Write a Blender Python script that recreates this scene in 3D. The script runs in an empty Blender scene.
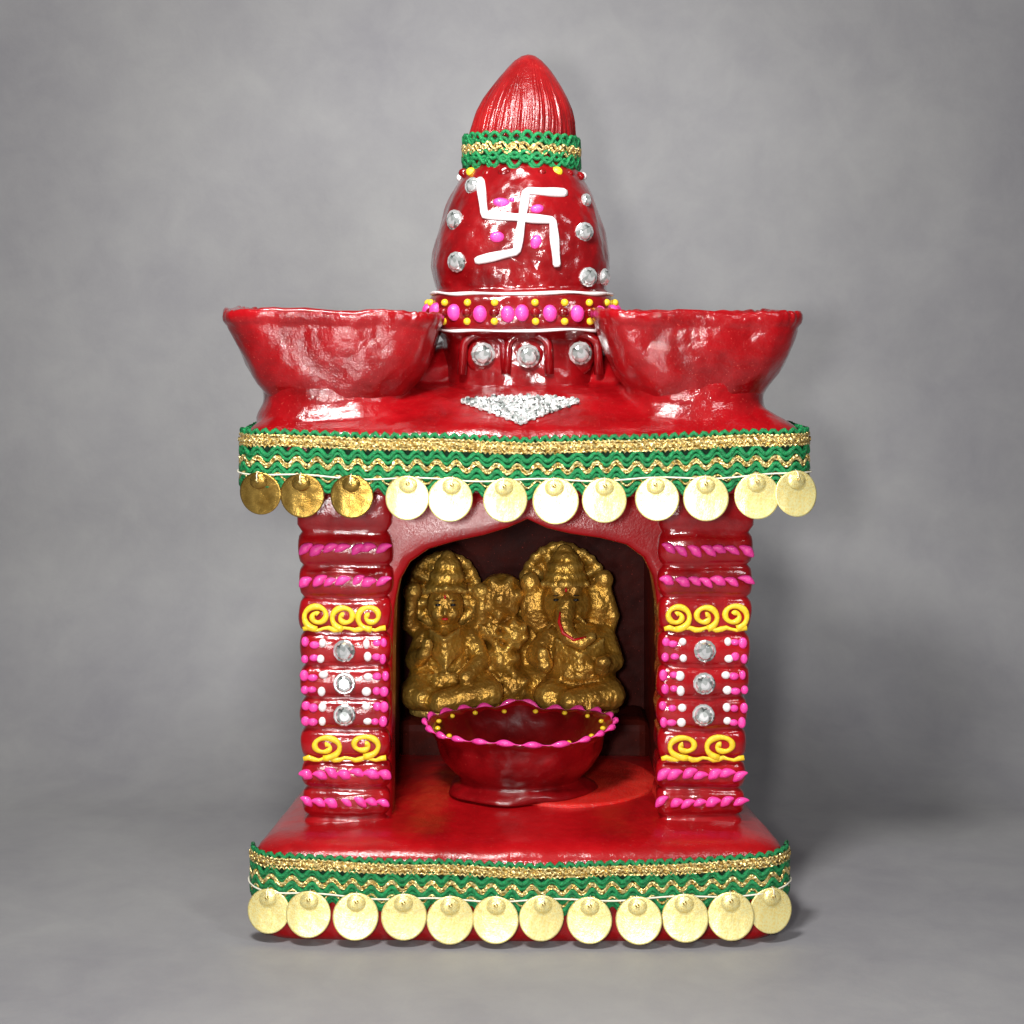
import bpy, bmesh, math, random
from mathutils import Vector, Matrix, noise
random.seed(7)
S = bpy.context.scene
COL = S.collection
pi = math.pi
EYE_Z, DIST = 6.3, 17.0

def el(u, v, y):
    """elevation measurement (u across, v above eye height) of a point lying at depth y"""
    k = (DIST + y) / DIST
    return (u*k, EYE_Z + v*k)

# ------------------------------------------------------------------ materials
def new_mat(name):
    m = bpy.data.materials.new(name); m.use_nodes = True
    nt = m.node_tree
    return m, nt, nt.nodes["Principled BSDF"]

def N(nt, t, **kw):
    n = nt.nodes.new(t)
    for k, v in kw.items():
        setattr(n, k, v)
    return n

def ramp(nt, fac, stops):
    r = N(nt, "ShaderNodeValToRGB")
    e = r.color_ramp.elements
    while len(e) < len(stops): e.new(0.5)
    for i, (p, c) in enumerate(stops):
        e[i].position = p; e[i].color = (*c, 1) if len(c) == 3 else c
    nt.links.new(fac, r.inputs[0])
    return r.outputs[0]

def noise_tex(nt, scale, detail=4, rough=0.5, vec=None, dist=0.0):
    n = N(nt, "ShaderNodeTexNoise")
    n.inputs["Scale"].default_value = scale
    n.inputs["Detail"].default_value = detail
    n.inputs["Roughness"].default_value = rough
    n.inputs["Distortion"].default_value = dist
    if vec is not None: nt.links.new(vec, n.inputs["Vector"])
    return n.outputs["Fac"]

def objcoord(nt):
    return N(nt, "ShaderNodeTexCoord").outputs["Object"]

def bump(nt, h, strength, dist=0.05, normal=None):
    b = N(nt, "ShaderNodeBump")
    b.inputs["Strength"].default_value = strength
    b.inputs["Distance"].default_value = dist
    nt.links.new(h, b.inputs["Height"])
    if normal is not None: nt.links.new(normal, b.inputs["Normal"])
    return b.outputs["Normal"]

def red_paint(name, dark=(0.16, 0.0015, 0.003), mid=(0.29, 0.0025, 0.005), light=(0.40, 0.004, 0.008),
              rough=0.30, coat=1.0, bumpy=0.16, grain=0.12, fleck=0.72, crough=(0.03, 0.14)):
    m, nt, p = new_mat(name)
    oc = objcoord(nt)
    n1 = noise_tex(nt, 1.7, 6, 0.65, oc)
    c = ramp(nt, n1, [(0.30, dark), (0.5, mid), (0.70, light)])
    n2 = noise_tex(nt, 60, 2, 0.5, oc)
    f = ramp(nt, n2, [(fleck, (0, 0, 0)), (fleck+0.05, (1, 1, 1))])
    mx = N(nt, "ShaderNodeMix", data_type='RGBA')
    nt.links.new(f, mx.inputs["Factor"]); nt.links.new(c, mx.inputs["A"])
    mx.inputs["B"].default_value = (0.50, 0.06, 0.045, 1)
    nt.links.new(mx.outputs["Result"], p.inputs["Base Color"])
    p.inputs["Roughness"].default_value = rough
    p.inputs["Specular IOR Level"].default_value = 0.12
    p.inputs["Coat Weight"].default_value = coat
    r = ramp(nt, noise_tex(nt, 4, 5, 0.65, oc), [(0.3, (crough[0],)*3), (0.7, (crough[1],)*3)])
    nt.links.new(r, p.inputs["Coat Roughness"])
    b1 = bump(nt, noise_tex(nt, 3.2, 2, 0.5, oc), bumpy, 0.16)
    b2 = bump(nt, noise_tex(nt, 42, 3, 0.6, oc), grain, 0.018, b1)
    nt.links.new(b2, p.inputs["Normal"])
    nt.links.new(b2, p.inputs["Coat Normal"])
    return m

def plain(name, col, rough=0.4, metal=0.0, var=0.25, nscale=12, bst=0.2, coat=0.0, bscale=None):
    m, nt, p = new_mat(name)
    oc = objcoord(nt)
    n1 = noise_tex(nt, nscale, 3, 0.6, oc)
    lo = tuple(c*(1-var) for c in col); hi = tuple(min(1, c*(1+var)) for c in col)
    nt.links.new(ramp(nt, n1, [(0.3, lo), (0.7, hi)]), p.inputs["Base Color"])
    p.inputs["Roughness"].default_value = rough
    p.inputs["Metallic"].default_value = metal
    p.inputs["Coat Weight"].default_value = coat
    nt.links.new(bump(nt, noise_tex(nt, bscale or nscale*4, 3, 0.6, oc), bst, 0.02), p.inputs["Normal"])
    return m

M_RED = red_paint("red_enamel")
M_ARCH = red_paint("arch_enamel", (0.24, 0.002, 0.004), (0.34, 0.003, 0.006), (0.42, 0.005, 0.008), 0.35, 0.5, 0.05, 0.15, crough=(0.12, 0.3))
M_ROOF = red_paint("roof_enamel", (0.15, 0.0012, 0.002), (0.26, 0.002, 0.004), (0.36, 0.0035, 0.007), bumpy=0.24, grain=0.22, fleck=0.68, crough=(0.02, 0.12))
M_TOWER = red_paint("tower_enamel", (0.11, 0.0012, 0.002), (0.19, 0.002, 0.0035), (0.28, 0.003, 0.005), bumpy=0.30)
M_LAMP = red_paint("lamp_enamel", (0.10, 0.0012, 0.002), (0.18, 0.002, 0.0035), (0.26, 0.003, 0.005), bumpy=0.2, crough=(0.10, 0.28), coat=0.7)
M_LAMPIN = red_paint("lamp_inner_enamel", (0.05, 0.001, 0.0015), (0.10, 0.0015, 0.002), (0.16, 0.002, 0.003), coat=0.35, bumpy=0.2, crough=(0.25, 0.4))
M_CONE = red_paint("tip_enamel", (0.13, 0.003, 0.003), (0.23, 0.005, 0.006), (0.36, 0.012, 0.012), 0.35, 0.9, 0.08, 0.3, 0.68, (0.06, 0.2))
M_BASE = red_paint("base_enamel", (0.23, 0.002, 0.0035), (0.33, 0.003, 0.005), (0.42, 0.005, 0.008), 0.35, 0.8, 0.14, 0.2, 0.70, (0.06, 0.2))
M_ROUND = red_paint("bright_vermilion", (0.42, 0.006, 0.005), (0.54, 0.012, 0.009), (0.66, 0.03, 0.018), 0.4, 0.3, 0.15, 0.8, 0.58)  # brighter, more flecked red for the floor round
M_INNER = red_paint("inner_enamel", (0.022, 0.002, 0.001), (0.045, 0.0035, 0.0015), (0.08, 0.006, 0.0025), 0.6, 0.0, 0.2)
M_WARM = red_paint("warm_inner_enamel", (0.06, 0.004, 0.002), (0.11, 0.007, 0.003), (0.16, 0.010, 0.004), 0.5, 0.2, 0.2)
M_PINK = plain("pink_paint", (0.84, 0.05, 0.33), 0.35, 0, 0.18, 20, 0.3, 0.2)
M_YEL = plain("yellow_paint", (0.85, 0.56, 0.02), 0.4, 0, 0.18, 20, 0.3, 0.2)
M_WHITE = plain("white_paint", (0.80, 0.74, 0.74), 0.35, 0, 0.08, 20, 0.2, 0.3)
M_GREEN = plain("green_thread", (0.003, 0.21, 0.06), 0.42, 0, 0.5, 30, 0.8, 0.0, 90)
M_GREEND = plain("dark_green_cloth", (0.002, 0.035, 0.012), 0.7, 0, 0.4, 30, 0.7)
M_THREAD = plain("cream_thread", (0.8, 0.76, 0.62), 0.6, 0, 0.1, 30, 0.3)
M_EYE = plain("black_paint", (0.01, 0.01, 0.012), 0.3, 0, 0.1)
M_LIP = plain("vermilion_paint", (0.75, 0.015, 0.02), 0.35, 0, 0.1)

def gold_zari():
    m, nt, p = new_mat("gold_zari_thread")
    oc = objcoord(nt)
    w = N(nt, "ShaderNodeTexWave"); w.inputs["Scale"].default_value = 7.5
    w.inputs["Distortion"].default_value = 5; w.bands_direction = 'DIAGONAL'
    w.inputs["Detail"].default_value = 3
    nt.links.new(oc, w.inputs["Vector"])
    v = N(nt, "ShaderNodeTexVoronoi"); v.inputs["Scale"].default_value = 32
    nt.links.new(oc, v.inputs["Vector"])
    ad = N(nt, "ShaderNodeMath", operation='MULTIPLY_ADD')
    nt.links.new(w.outputs["Fac"], ad.inputs[0]); ad.inputs[1].default_value = 0.4
    nt.links.new(v.outputs["Distance"], ad.inputs[2])
    c = ramp(nt, ad.outputs[0], [(0.15, (0.20, 0.10, 0.015)), (0.42, (0.66, 0.42, 0.09)), (0.85, (0.98, 0.80, 0.36))])
    nt.links.new(c, p.inputs["Base Color"])
    p.inputs["Metallic"].default_value = 0.65; p.inputs["Roughness"].default_value = 0.32
    nt.links.new(bump(nt, ad.outputs[0], 0.9, 0.03), p.inputs["Normal"])
    return m
M_ZARI = gold_zari()

def sequin_mat(name, lo, hi, metal, rough, sc):
    m, nt, p = new_mat(name)
    oc = objcoord(nt)
    c = ramp(nt, noise_tex(nt, sc, 3, 0.7, oc), [(0.35, lo), (0.6, hi)])
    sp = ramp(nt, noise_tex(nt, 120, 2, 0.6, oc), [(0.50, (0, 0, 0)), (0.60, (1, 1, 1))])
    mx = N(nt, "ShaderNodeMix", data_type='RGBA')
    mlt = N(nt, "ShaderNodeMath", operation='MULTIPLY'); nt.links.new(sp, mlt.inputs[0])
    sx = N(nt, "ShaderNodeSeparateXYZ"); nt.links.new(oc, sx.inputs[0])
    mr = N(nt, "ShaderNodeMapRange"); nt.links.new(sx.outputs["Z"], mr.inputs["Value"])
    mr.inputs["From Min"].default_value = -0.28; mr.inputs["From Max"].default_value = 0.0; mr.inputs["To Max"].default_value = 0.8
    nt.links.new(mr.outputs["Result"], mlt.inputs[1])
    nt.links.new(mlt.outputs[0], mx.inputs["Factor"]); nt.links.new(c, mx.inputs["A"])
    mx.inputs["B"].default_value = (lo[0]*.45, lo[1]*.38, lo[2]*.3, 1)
    nt.links.new(mx.outputs["Result"], p.inputs["Base Color"])
    p.inputs["Metallic"].default_value = metal; p.inputs["Roughness"].default_value = rough
    b1 = bump(nt, noise_tex(nt, 3.5, 2, 0.5, oc), 0.5, 0.05)
    nt.links.new(bump(nt, noise_tex(nt, 80, 2, 0.6, oc), 0.25, 0.01, b1), p.inputs["Normal"])
    return m
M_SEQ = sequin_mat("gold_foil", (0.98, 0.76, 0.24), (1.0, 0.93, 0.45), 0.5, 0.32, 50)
M_SEQD = sequin_mat("dark_reflection_gold_foil", (0.30, 0.16, 0.025), (0.56, 0.35, 0.08), 0.9, 0.25, 4)  # same gold foil, colour darkened to imitate dark surroundings reflected in it

def idol_gold():
    m, nt, p = new_mat("idol_gold")
    oc = objcoord(nt)
    g = N(nt, "ShaderNodeNewGeometry")
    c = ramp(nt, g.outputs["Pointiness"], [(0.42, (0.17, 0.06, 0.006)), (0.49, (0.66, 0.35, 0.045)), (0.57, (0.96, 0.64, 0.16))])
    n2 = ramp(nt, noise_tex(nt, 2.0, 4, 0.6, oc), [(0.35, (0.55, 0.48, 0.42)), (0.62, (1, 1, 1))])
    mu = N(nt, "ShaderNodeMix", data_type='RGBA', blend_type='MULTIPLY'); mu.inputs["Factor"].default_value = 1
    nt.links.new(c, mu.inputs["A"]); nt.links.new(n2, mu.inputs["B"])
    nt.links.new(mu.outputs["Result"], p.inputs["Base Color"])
    p.inputs["Metallic"].default_value = 0.62; p.inputs["Roughness"].default_value = 0.34
    b1 = bump(nt, noise_tex(nt, 6, 2, 0.5, oc), 0.5, 0.08)
    b2 = bump(nt, noise_tex(nt, 24, 3, 0.6, oc), 0.45, 0.03, b1)
    nt.links.new(b2, p.inputs["Normal"])
    return m
M_IDOL = idol_gold()

def gem_mat(name, scale=18, metal=0.8):
    m, nt, p = new_mat(name)
    oc = objcoord(nt)
    v = N(nt, "ShaderNodeTexVoronoi"); v.inputs["Scale"].default_value = scale
    nt.links.new(oc, v.inputs["Vector"])
    c = ramp(nt, v.outputs["Color"], [(0.15, (0.13, 0.15, 0.14)), (0.42, (0.6, 0.64, 0.62)), (0.7, (1, 1, 1))])
    nt.links.new(c, p.inputs["Base Color"])
    p.inputs["Metallic"].default_value = metal; p.inputs["Roughness"].default_value = 0.12
    return m
M_GEM = gem_mat("cut_glass", 26, 0.7); M_SILVER = gem_mat("silver_glitter", 34, 0.5)

# ------------------------------------------------------------------ mesh builder
class MB:
    def __init__(s): s.v = []; s.f = []; s.m = []
    def quadgrid(s, rings, mat=0, closed=True, capa=False, capb=False):
        n = len(rings[0]); b = len(s.v)
        for r in rings: s.v.extend([tuple(p) for p in r])
        for i in range(len(rings)-1):
            mt = mat(i) if callable(mat) else mat
            for j in range(n if closed else n-1):
                k = (j+1) % n
                s.f.append((b+i*n+j, b+i*n+k, b+(i+1)*n+k, b+(i+1)*n+j)); s.m.append(mt)
        for cap, idx in ((capa, 0), (capb, len(rings)-1)):
            if cap:
                mt = mat(idx) if callable(mat) else mat
                c = sum((Vector(p) for p in rings[idx]), Vector())/n
                ci = len(s.v); s.v.append(tuple(c)); o = b+idx*n
                for j in range(n):
                    k = (j+1) % n
                    s.f.append((ci, o+k, o+j) if idx == 0 else (ci, o+j, o+k)); s.m.append(mt)
    def tube(s, pts, r, mat=0, n=6, closed=False, flat=1.0):
        P = [Vector(p) for p in pts]; L = len(P); rings = []
        for i, p in enumerate(P):
            a = P[(i-1) % L] if (closed or i > 0) else p
            c = P[(i+1) % L] if (closed or i < L-1) else p
            t = (c-a)
            t = t.normalized() if t.length > 1e-9 else Vector((1, 0, 0))
            up = Vector((0, 1, 0)) if abs(t.y) < 0.9 else Vector((0, 0, 1))
            x = t.cross(up).normalized(); y = x.cross(t)
            rr = r[i] if isinstance(r, (list, tuple)) else r
            rings.append([p + (x*math.cos(2*pi*k/n)+y*flat*math.sin(2*pi*k/n))*rr for k in range(n)])
        if closed: rings.append(rings[0])
        s.quadgrid(rings, mat, True, not closed, not closed)
    def ball(s, c, r, mat=0, rot=None, seg=12, rn=7):
        if not isinstance(r, (tuple, list)): r = (r, r, r)
        c = Vector(c); R = rot or Matrix.Identity(3); b = len(s.v)
        rings = []
        for i in range(1, rn):
            t = pi*i/rn
            rings.append([c + R @ Vector((r[0]*math.sin(t)*math.cos(2*pi*k/seg), r[1]*math.sin(t)*math.sin(2*pi*k/seg), r[2]*math.cos(t))) for k in range(seg)])
        n = seg
        for q in rings: s.v.extend([tuple(p) for p in q])
        for i in range(len(rings)-1):
            for j in range(n):
                k = (j+1) % n
                s.f.append((b+i*n+j, b+(i+1)*n+j, b+(i+1)*n+k, b+i*n+k)); s.m.append(mat)
        t = len(s.v); s.v.append(tuple(c + R @ Vector((0, 0, r[2])))); s.v.append(tuple(c + R @ Vector((0, 0, -r[2]))))
        o = b+(len(rings)-1)*n
        for j in range(n):
            k = (j+1) % n
            s.f.append((t, b+j, b+k)); s.m.append(mat)
            s.f.append((t+1, o+k, o+j)); s.m.append(mat)
    def limb(s, pts, rad, mat=0, step=0.5):
        P = [Vector(p) for p in pts]
        for i in range(len(P)-1):
            L = (P[i+1]-P[i]).length; n = max(2, int(L/(min(rad[i], rad[i+1])*step)))
            for k in range(n+1):
                t = k/n
                s.ball(P[i].lerp(P[i+1], t), rad[i]*(1-t)+rad[i+1]*t, mat, seg=10, rn=6)

WL = {}
def link(o, parent, loc):
    loc = Vector(loc); WL[o.name] = loc
    if parent is not None:
        o.parent = parent; o.location = loc - WL[parent.name]
    else: o.location = loc
    COL.objects.link(o)
    return o

def empty(name, loc, parent=None):
    o = bpy.data.objects.new(name, None); o.empty_display_size = 0.3
    return link(o, parent, loc)

def make(name, mb, mats, parent=None, smooth=True, origin=None, wob=0.0, wf=1.5, bev=None):
    vs = [Vector(v) for v in mb.v]
    if wob:
        for v in vs:
            q = v.copy()
            v += Vector(noise.noise_vector(q*wf))*wob
            v += Vector(noise.noise_vector(q*wf*3+Vector((5, 1, 2))))*wob*0.35
    if origin is None:
        lo = Vector((min(v[i] for v in vs) for i in range(3))); hi = Vector((max(v[i] for v in vs) for i in range(3)))
        origin = (lo+hi)/2
    origin = Vector(origin)
    me = bpy.data.meshes.new(name)
    me.from_pydata([v-origin for v in vs], [], mb.f)
    for m in mats: me.materials.append(m)
    me.polygons.foreach_set("material_index", mb.m)
    me.polygons.foreach_set("use_smooth", [smooth]*len(mb.f))
    me.update()
    bm = bmesh.new(); bm.from_mesh(me); bmesh.ops.recalc_face_normals(bm, faces=bm.faces); bm.to_mesh(me); bm.free()
    o = bpy.data.objects.new(name, me)
    if bev:
        b = o.modifiers.new("bevel", 'BEVEL'); b.width = bev; b.segments = 3; b.limit_method = 'ANGLE'
    return link(o, parent, origin)

def remesh(o, vox, it=2):
    r = o.modifiers.new("fuse", 'REMESH'); r.mode = 'VOXEL'; r.voxel_size = vox; r.use_smooth_shade = True
    s_ = o.modifiers.new("soften", 'SMOOTH'); s_.factor = 0.5; s_.iterations = it

# rounded rectangle path: list of (x,y,nx,ny); taper narrows it towards the back
def rrect(cx, hw, y0, y1, rad, inset=0.0, per=26, cor=8, bulge=0.0, taper=0.0):
    hw2 = hw-inset; a, b = y0+inset, y1-inset
    r = max(0.05, rad-inset*0.6)
    pts = []
    def side(p, q, n, nrm):
        for i in range(n):
            t = i/n; pts.append((p[0]+(q[0]-p[0])*t, p[1]+(q[1]-p[1])*t, nrm[0], nrm[1]))
    def corner(c, a0):
        for i in range(cor):
            an = a0+pi/2*i/cor
            pts.append((c[0]+r*math.cos(an), c[1]+r*math.sin(an), math.cos(an), math.sin(an)))
    L, R = cx-hw2, cx+hw2
    side((L+r, a), (R-r, a), per, (0, -1)); corner((R-r, a+r), -pi/2)
    side((R, a+r), (R, b-r), per, (1, 0)); corner((R-r, b-r), 0)
    side((R-r, b), (L+r, b), per, (0, 1)); corner((L+r, b-r), pi/2)
    side((L, b-r), (L, a+r), per, (-1, 0)); corner((L+r, a+r), pi)
    out = []
    for (x, y, nx, ny) in pts:
        t = (x-cx)/hw
        w = max(0, 1-(y-y0)/1.2)
        tp = 1-taper*max(0, (y-y0-0.3))/(y1-y0)
        out.append((cx+(x-cx)*tp, y - bulge*(1-t*t)*w, nx, ny))
    return out

def resample(path, step):
    n = len(path); out = []
    P = path+[path[0]]
    total = sum(math.hypot(P[i+1][0]-P[i][0], P[i+1][1]-P[i][1]) for i in range(n))
    cnt = int(total/step); step = total/cnt
    i = 0; pos = 0.0
    L = math.hypot(P[1][0]-P[0][0], P[1][1]-P[0][1])
    for k in range(cnt):
        target = k*step
        while pos+L < target and i < n-1:
            pos += L; i += 1
            L = math.hypot(P[i+1][0]-P[i][0], P[i+1][1]-P[i][1])
        t = (target-pos)/max(L, 1e-9)
        a, b = P[i], P[i+1]
        out.append(tuple(a[q]+(b[q]-a[q])*t for q in range(4))+(target,))
    return out, total

def open_front(pts, total, ymax):
    """keep the part of a closed run that lies in front of ymax, ordered left to right"""
    keep = [p for p in pts if p[1] <= ymax]
    a = [p for p in keep if p[4] > total/2]; b = [p for p in keep if p[4] <= total/2]
    return [p[:4]+(p[4]-total,) for p in a]+b

def lace(name, path, ztop, h, parent, sag, wl=0.2, compact=False, ymax=None):
    mb = MB()
    pts, total = resample(path, 0.024)
    closed = True
    nw = round(total/wl); k = 2*pi*nw/total
    if ymax is not None:
        pts = open_front(pts, total, ymax); closed = False
    zz = lambda x: sag(x)
    def wob(s): return 0.012*math.sin(s*1.7)+0.008*math.sin(s*4.1+1)
    def nz(s, z): return noise.noise(Vector((math.cos(2*pi*s/total)*total*.3, math.sin(2*pi*s/total)*total*.3, z*5)))
    def row(z, amp, r, mat, off, ph=0.0, mult=1.0, n=6):
        P = []
        for (x, y, nx, ny, s) in pts:
            a_ = amp*(1+0.4*nz(s, z+7))
            sw = math.sin(k*mult*s+ph+0.7*nz(s, 2.0))
            sw = math.copysign(abs(sw)**0.8, sw)
            P.append((x+nx*off, y+ny*off, ztop-z*h+a_*sw+zz(x)+(wob(s) if not closed else 0)+0.008*nz(s*3, z+3)))
        mb.tube(P, r, mat, n, closed=closed)
    def band(za, zb, off, mat, wav=0.0, puff=0.0):
        rings = []
        for q in range(5):
            t = q/4
            ring_ = []
            for (x, y, nx, ny, s) in pts:
                o = off + puff*math.sin(pi*t)
                ring_.append((x+nx*o, y+ny*o, ztop-(za+(zb-za)*t)*h+zz(x)+(wob(s) if not closed else 0)+(wav*math.sin(k*s) if q == 4 else 0)))
            rings.append(ring_)
        mb.quadgrid(rings, mat, closed=closed)
    if not compact:
        band(0.03, 0.90, 0.008, 2, 0.02)
        row(0.02, 0.022, 0.022, 0, 0.035, 0, 2)
        band(0.075, 0.24, 0.034, 1, 0, 0.022)
        row(0.075, 0.010, 0.012, 1, 0.052, 0, 4)
        row(0.16, 0.018, 0.010, 1, 0.064, 0, 3)
        row(0.24, 0.012, 0.013, 1, 0.052, 1, 4)
        for d, m_, r_, am, of in ((0.33, 0, 0.026, 0.036, 0.040), (0.415, 0, 0.022, 0.036, 0.030),
                          (0.49, 1, 0.016, 0.036, 0.050), (0.535, 1, 0.013, 0.036, 0.046),
                          (0.62, 0, 0.027, 0.038, 0.040), (0.705, 0, 0.023, 0.038, 0.030),
                          (0.765, 1, 0.012, 0.038, 0.048),
                          (0.85, 0, 0.027, 0.040, 0.040), (0.93, 0, 0.022, 0.040, 0.030)):
            row(d, am, r_, m_, of, 0.0)
    else:
        band(0.10, 0.90, 0.008, 2, 0.02)
        row(0.10, 0.055, 0.022, 0, 0.035, 0, 1)
        row(0.14, 0.055, 0.022, 0, 0.045, pi, 1)
        row(0.24, 0.04, 0.018, 0, 0.04, 1, 1)
        row(0.38, 0.035, 0.018, 1, 0.055, 0.6, 1.5)
        row(0.44, 0.035, 0.016, 1, 0.05, 2.6, 1.5)
        row(0.54, 0.03, 0.016, 1, 0.05, 1.6, 1.5)
        row(0.66, 0.05, 0.022, 0, 0.045, 0.5, 1)
        row(0.76, 0.05, 0.023, 0, 0.05, 0.5+pi, 1)
        row(0.88, 0.05, 0.022, 0, 0.04, 0.5, 1)
        row(0.97, 0.05, 0.020, 0, 0.035, 0.9, 1)
    return make(name, mb, [M_GREEN, M_ZARI, M_GREEND], parent)

# ------------------------------------------------------------------ backdrop (floor sweeping up into wall)
def backdrop():
    prof = []
    for i in range(12): prof.append((-16+i*20.5/11.0, 0.0))
    R = 3.2; cy = 4.5
    for i in range(1, 17):
        a = pi/2*i/16
        prof.append((cy+R*math.sin(a), R-R*math.cos(a)))
    for i in range(1, 12): prof.append((cy+R, R+i*2.2))
    mb = MB(); rings = []
    for (y, z) in prof:
        rings.append([(-26+52*j/40, y, z) for j in range(41)])
    mb.quadgrid(rings, 0, closed=False)
    m, nt, p = new_mat("painted_grey_canvas")
    oc = objcoord(nt)
    n1 = noise_tex(nt, 0.20, 3, 0.5, oc, 0.3)
    n2 = noise_tex(nt, 1.3, 9, 0.66, oc, 0.3)
    mx = N(nt, "ShaderNodeMix", data_type='FLOAT'); mx.inputs["Factor"].default_value = 0.38
    nt.links.new(n1, mx.inputs["A"]); nt.links.new(n2, mx.inputs["B"])
    c = ramp(nt, mx.outputs["Result"], [(0.34, (0.222, 0.218, 0.234)), (0.5, (0.268, 0.265, 0.273)), (0.66, (0.312, 0.310, 0.310))])
    nt.links.new(c, p.inputs["Base Color"])
    p.inputs["Roughness"].default_value = 0.6
    p.inputs["Specular IOR Level"].default_value = 0.3
    nt.links.new(bump(nt, noise_tex(nt, 14, 4, 0.6, oc), 0.08, 0.03), p.inputs["Normal"])
    o = make("studio_backdrop", mb, [m], origin=(0, 0, 0))
    o["kind"] = "structure"
    return o
backdrop()

# ------------------------------------------------------------------ TEMPLE
CX = 0.12
temple = empty("miniature_temple", (CX, 2.3, 0))
temple["label"] = "glossy red clay miniature temple with green lace and gold sequins"
temple["category"] = "temple"

def ring(path, z): return [(p[0], p[1], z) for p in path]
# base
BCX, BHW, BY0, BY1 = 0.08, 2.70, 0.03, 4.4
BT = 0.17
def base_path_f(ins): return rrect(BCX, BHW, BY0, BY1, 0.38, ins, 40, 10, 0.10, BT)
mb = MB()
rs = []
for ins, z in ((0.14, -0.02), (0.08, 0.0), (0.04, 0.06), (0.01, 0.16), (0.0, 0.6), (0.01, 0.80), (0.05, 0.88), (0.12, 0.935), (0.22, 0.97), (0.36, 0.99), (0.6, 1.0), (0.9, 1.02), (1.2, 1.04), (1.6, 1.06), (2.0, 1.07)):
    rs.append(ring(base_path_f(ins), z))
mb.quadgrid(rs, 0, True, True, True)
base = make("base", mb, [M_BASE], temple, wob=0.020, wf=1.2)
sagb = lambda x: -0.05*(1-((x-BCX)/BHW)**2)+0.015*(1 if x < 0 else 0)*(x/BHW)**2
base_path = base_path_f(0.0)
lace("lace_trim", base_path, 0.87, 0.49, base, sagb, 0.2, False, 0.42)
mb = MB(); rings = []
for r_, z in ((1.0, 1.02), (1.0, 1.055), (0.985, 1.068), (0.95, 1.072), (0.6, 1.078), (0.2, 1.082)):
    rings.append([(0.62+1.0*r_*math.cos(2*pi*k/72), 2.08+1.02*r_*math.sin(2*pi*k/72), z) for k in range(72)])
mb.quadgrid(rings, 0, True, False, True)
make("bright_floor_round", mb, [M_ROUND], base, wob=0.012)  # raised round on the base floor, brighter red than the base

# roof slab, bowl pedestals and saddle, fused as one pressed lump of clay
RCX, RHW, RY0, RY1 = 0.128, 2.87, 0.15, 4.5
BOWLS = [(-1.86, 1.12, 0.985), (1.925, 1.12, 0.94)]
def rpath(ins): return rrect(RCX, RHW, RY0, RY1, 0.34, ins, 70, 12, 0.10, 0.12)
mb = MB(); rs = []
RP = [(0.9, 4.42), (0.3, 4.43), (0.12, 4.46), (0.03, 4.54), (0.0, 4.7), (0.0, 4.95), (0.02, 5.05), (0.07, 5.12), (0.14, 5.17), (0.2, 5.205), (0.27, 5.24), (0.34, 5.28), (0.42, 5.325), (0.5, 5.37), (0.58, 5.405), (0.66, 5.44), (0.75, 5.47), (0.85, 5.50), (0.95, 5.52), (1.05, 5.53), (1.2, 5.54), (1.35, 5.54), (1.55, 5.54), (1.8, 5.54), (2.0, 5.54)]
for ins, z in RP: rs.append(ring(rpath(ins), z))
mb.quadgrid(rs, 0, True, True, True)
def bowl_xy(k, n, e):
    t = 2*pi*k/n; c, s_ = math.cos(t), math.sin(t)
    return c, s_, math.copysign(abs(c)**(2/e), c), math.copysign(abs(s_)**(2/e), s_)
def bowl_pt(cx, cy, sx, a, z, k, n, e):
    # front wall stands steeper than the side walls
    c, s_, X, Y = bowl_xy(k, n, e)
    by = 0.86*(a if s_ > 0 else (0.62*a+0.38*1.10))
    return cx+a*sx*X, cy+by*Y
for bx, by, sx in BOWLS:
    sgn = 1 if bx < 0 else -1
    rr_ = []
    for a, z, o_ in ((0.93, 4.9, .08), (0.93, 5.12, .08), (0.92, 5.19, .07), (0.87, 5.26, .05), (0.81, 5.32, .03), (0.78, 5.38, .01), (0.775, 5.44, 0), (0.79, 5.50, 0), (0.82, 5.56, 0)):
        rr_.append([(*bowl_pt(bx+sgn*o_, by+0.0, sx, a, z, k, 72, 2.8), z) for k in range(72)])
    mb.quadgrid(rr_, 0, True, True, True)
    mb.limb([(bx+sgn*0.55, 1.30, 5.34), (bx+sgn*1.15, 1.80, 5.56)], [0.32, 0.38], step=0.3)
mb.ball((0.10, 2.2, 5.45), (1.45, 0.98, 0.66), 0, None, 64, 24)
roof = make("roof", mb, [M_ROOF], temple, wob=0.035, wf=1.3); remesh(roof, 0.032, 5)
roof_path = rpath(0.0)
sagr = lambda x: -0.06*(1-((x-RCX)/RHW)**2)
lace("lace_trim", roof_path, 5.11, 0.60, roof, sagr, 0.2, False, 2.2)

# sequins
def sequin_mesh():
    mb = MB(); n = 36; R = 0.226
    rings = []
    for r, y in ((0.001, 0.003), (R*0.5, 0.002), (R*0.93, 0.0), (R, 0.001), (R*0.995, 0.006), (R*0.5, 0.008), (0.001, 0.009)):
        rings.append([(r*math.cos(2*pi*k/n), y-0.012+0.012*math.cos(4*pi*k/n)*(r/R)**2, -0.2+r*math.sin(2*pi*k/n)) for k in range(n)])
    mb.quadgrid(rings, 0)
    n = 20; rings = []
    for r, y in ((0.095, -0.018), (0.09, -0.027), (0.05, -0.040), (0.001, -0.045)):
        rings.append([(r*math.cos(2*pi*k/n), y, -0.07+r*0.9*math.sin(2*pi*k/n)) for k in range(n)])
    mb.quadgrid(rings, 0)
    mb.ball((0, -0.055, -0.055), 0.022, 1, seg=8, rn=5)
    mb.tube([(0, -0.06, -0.05), (0, -0.05, 0.0), (0, 0.0, 0.03)], 0.007, 2, 5)
    return mb
first = {}
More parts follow.
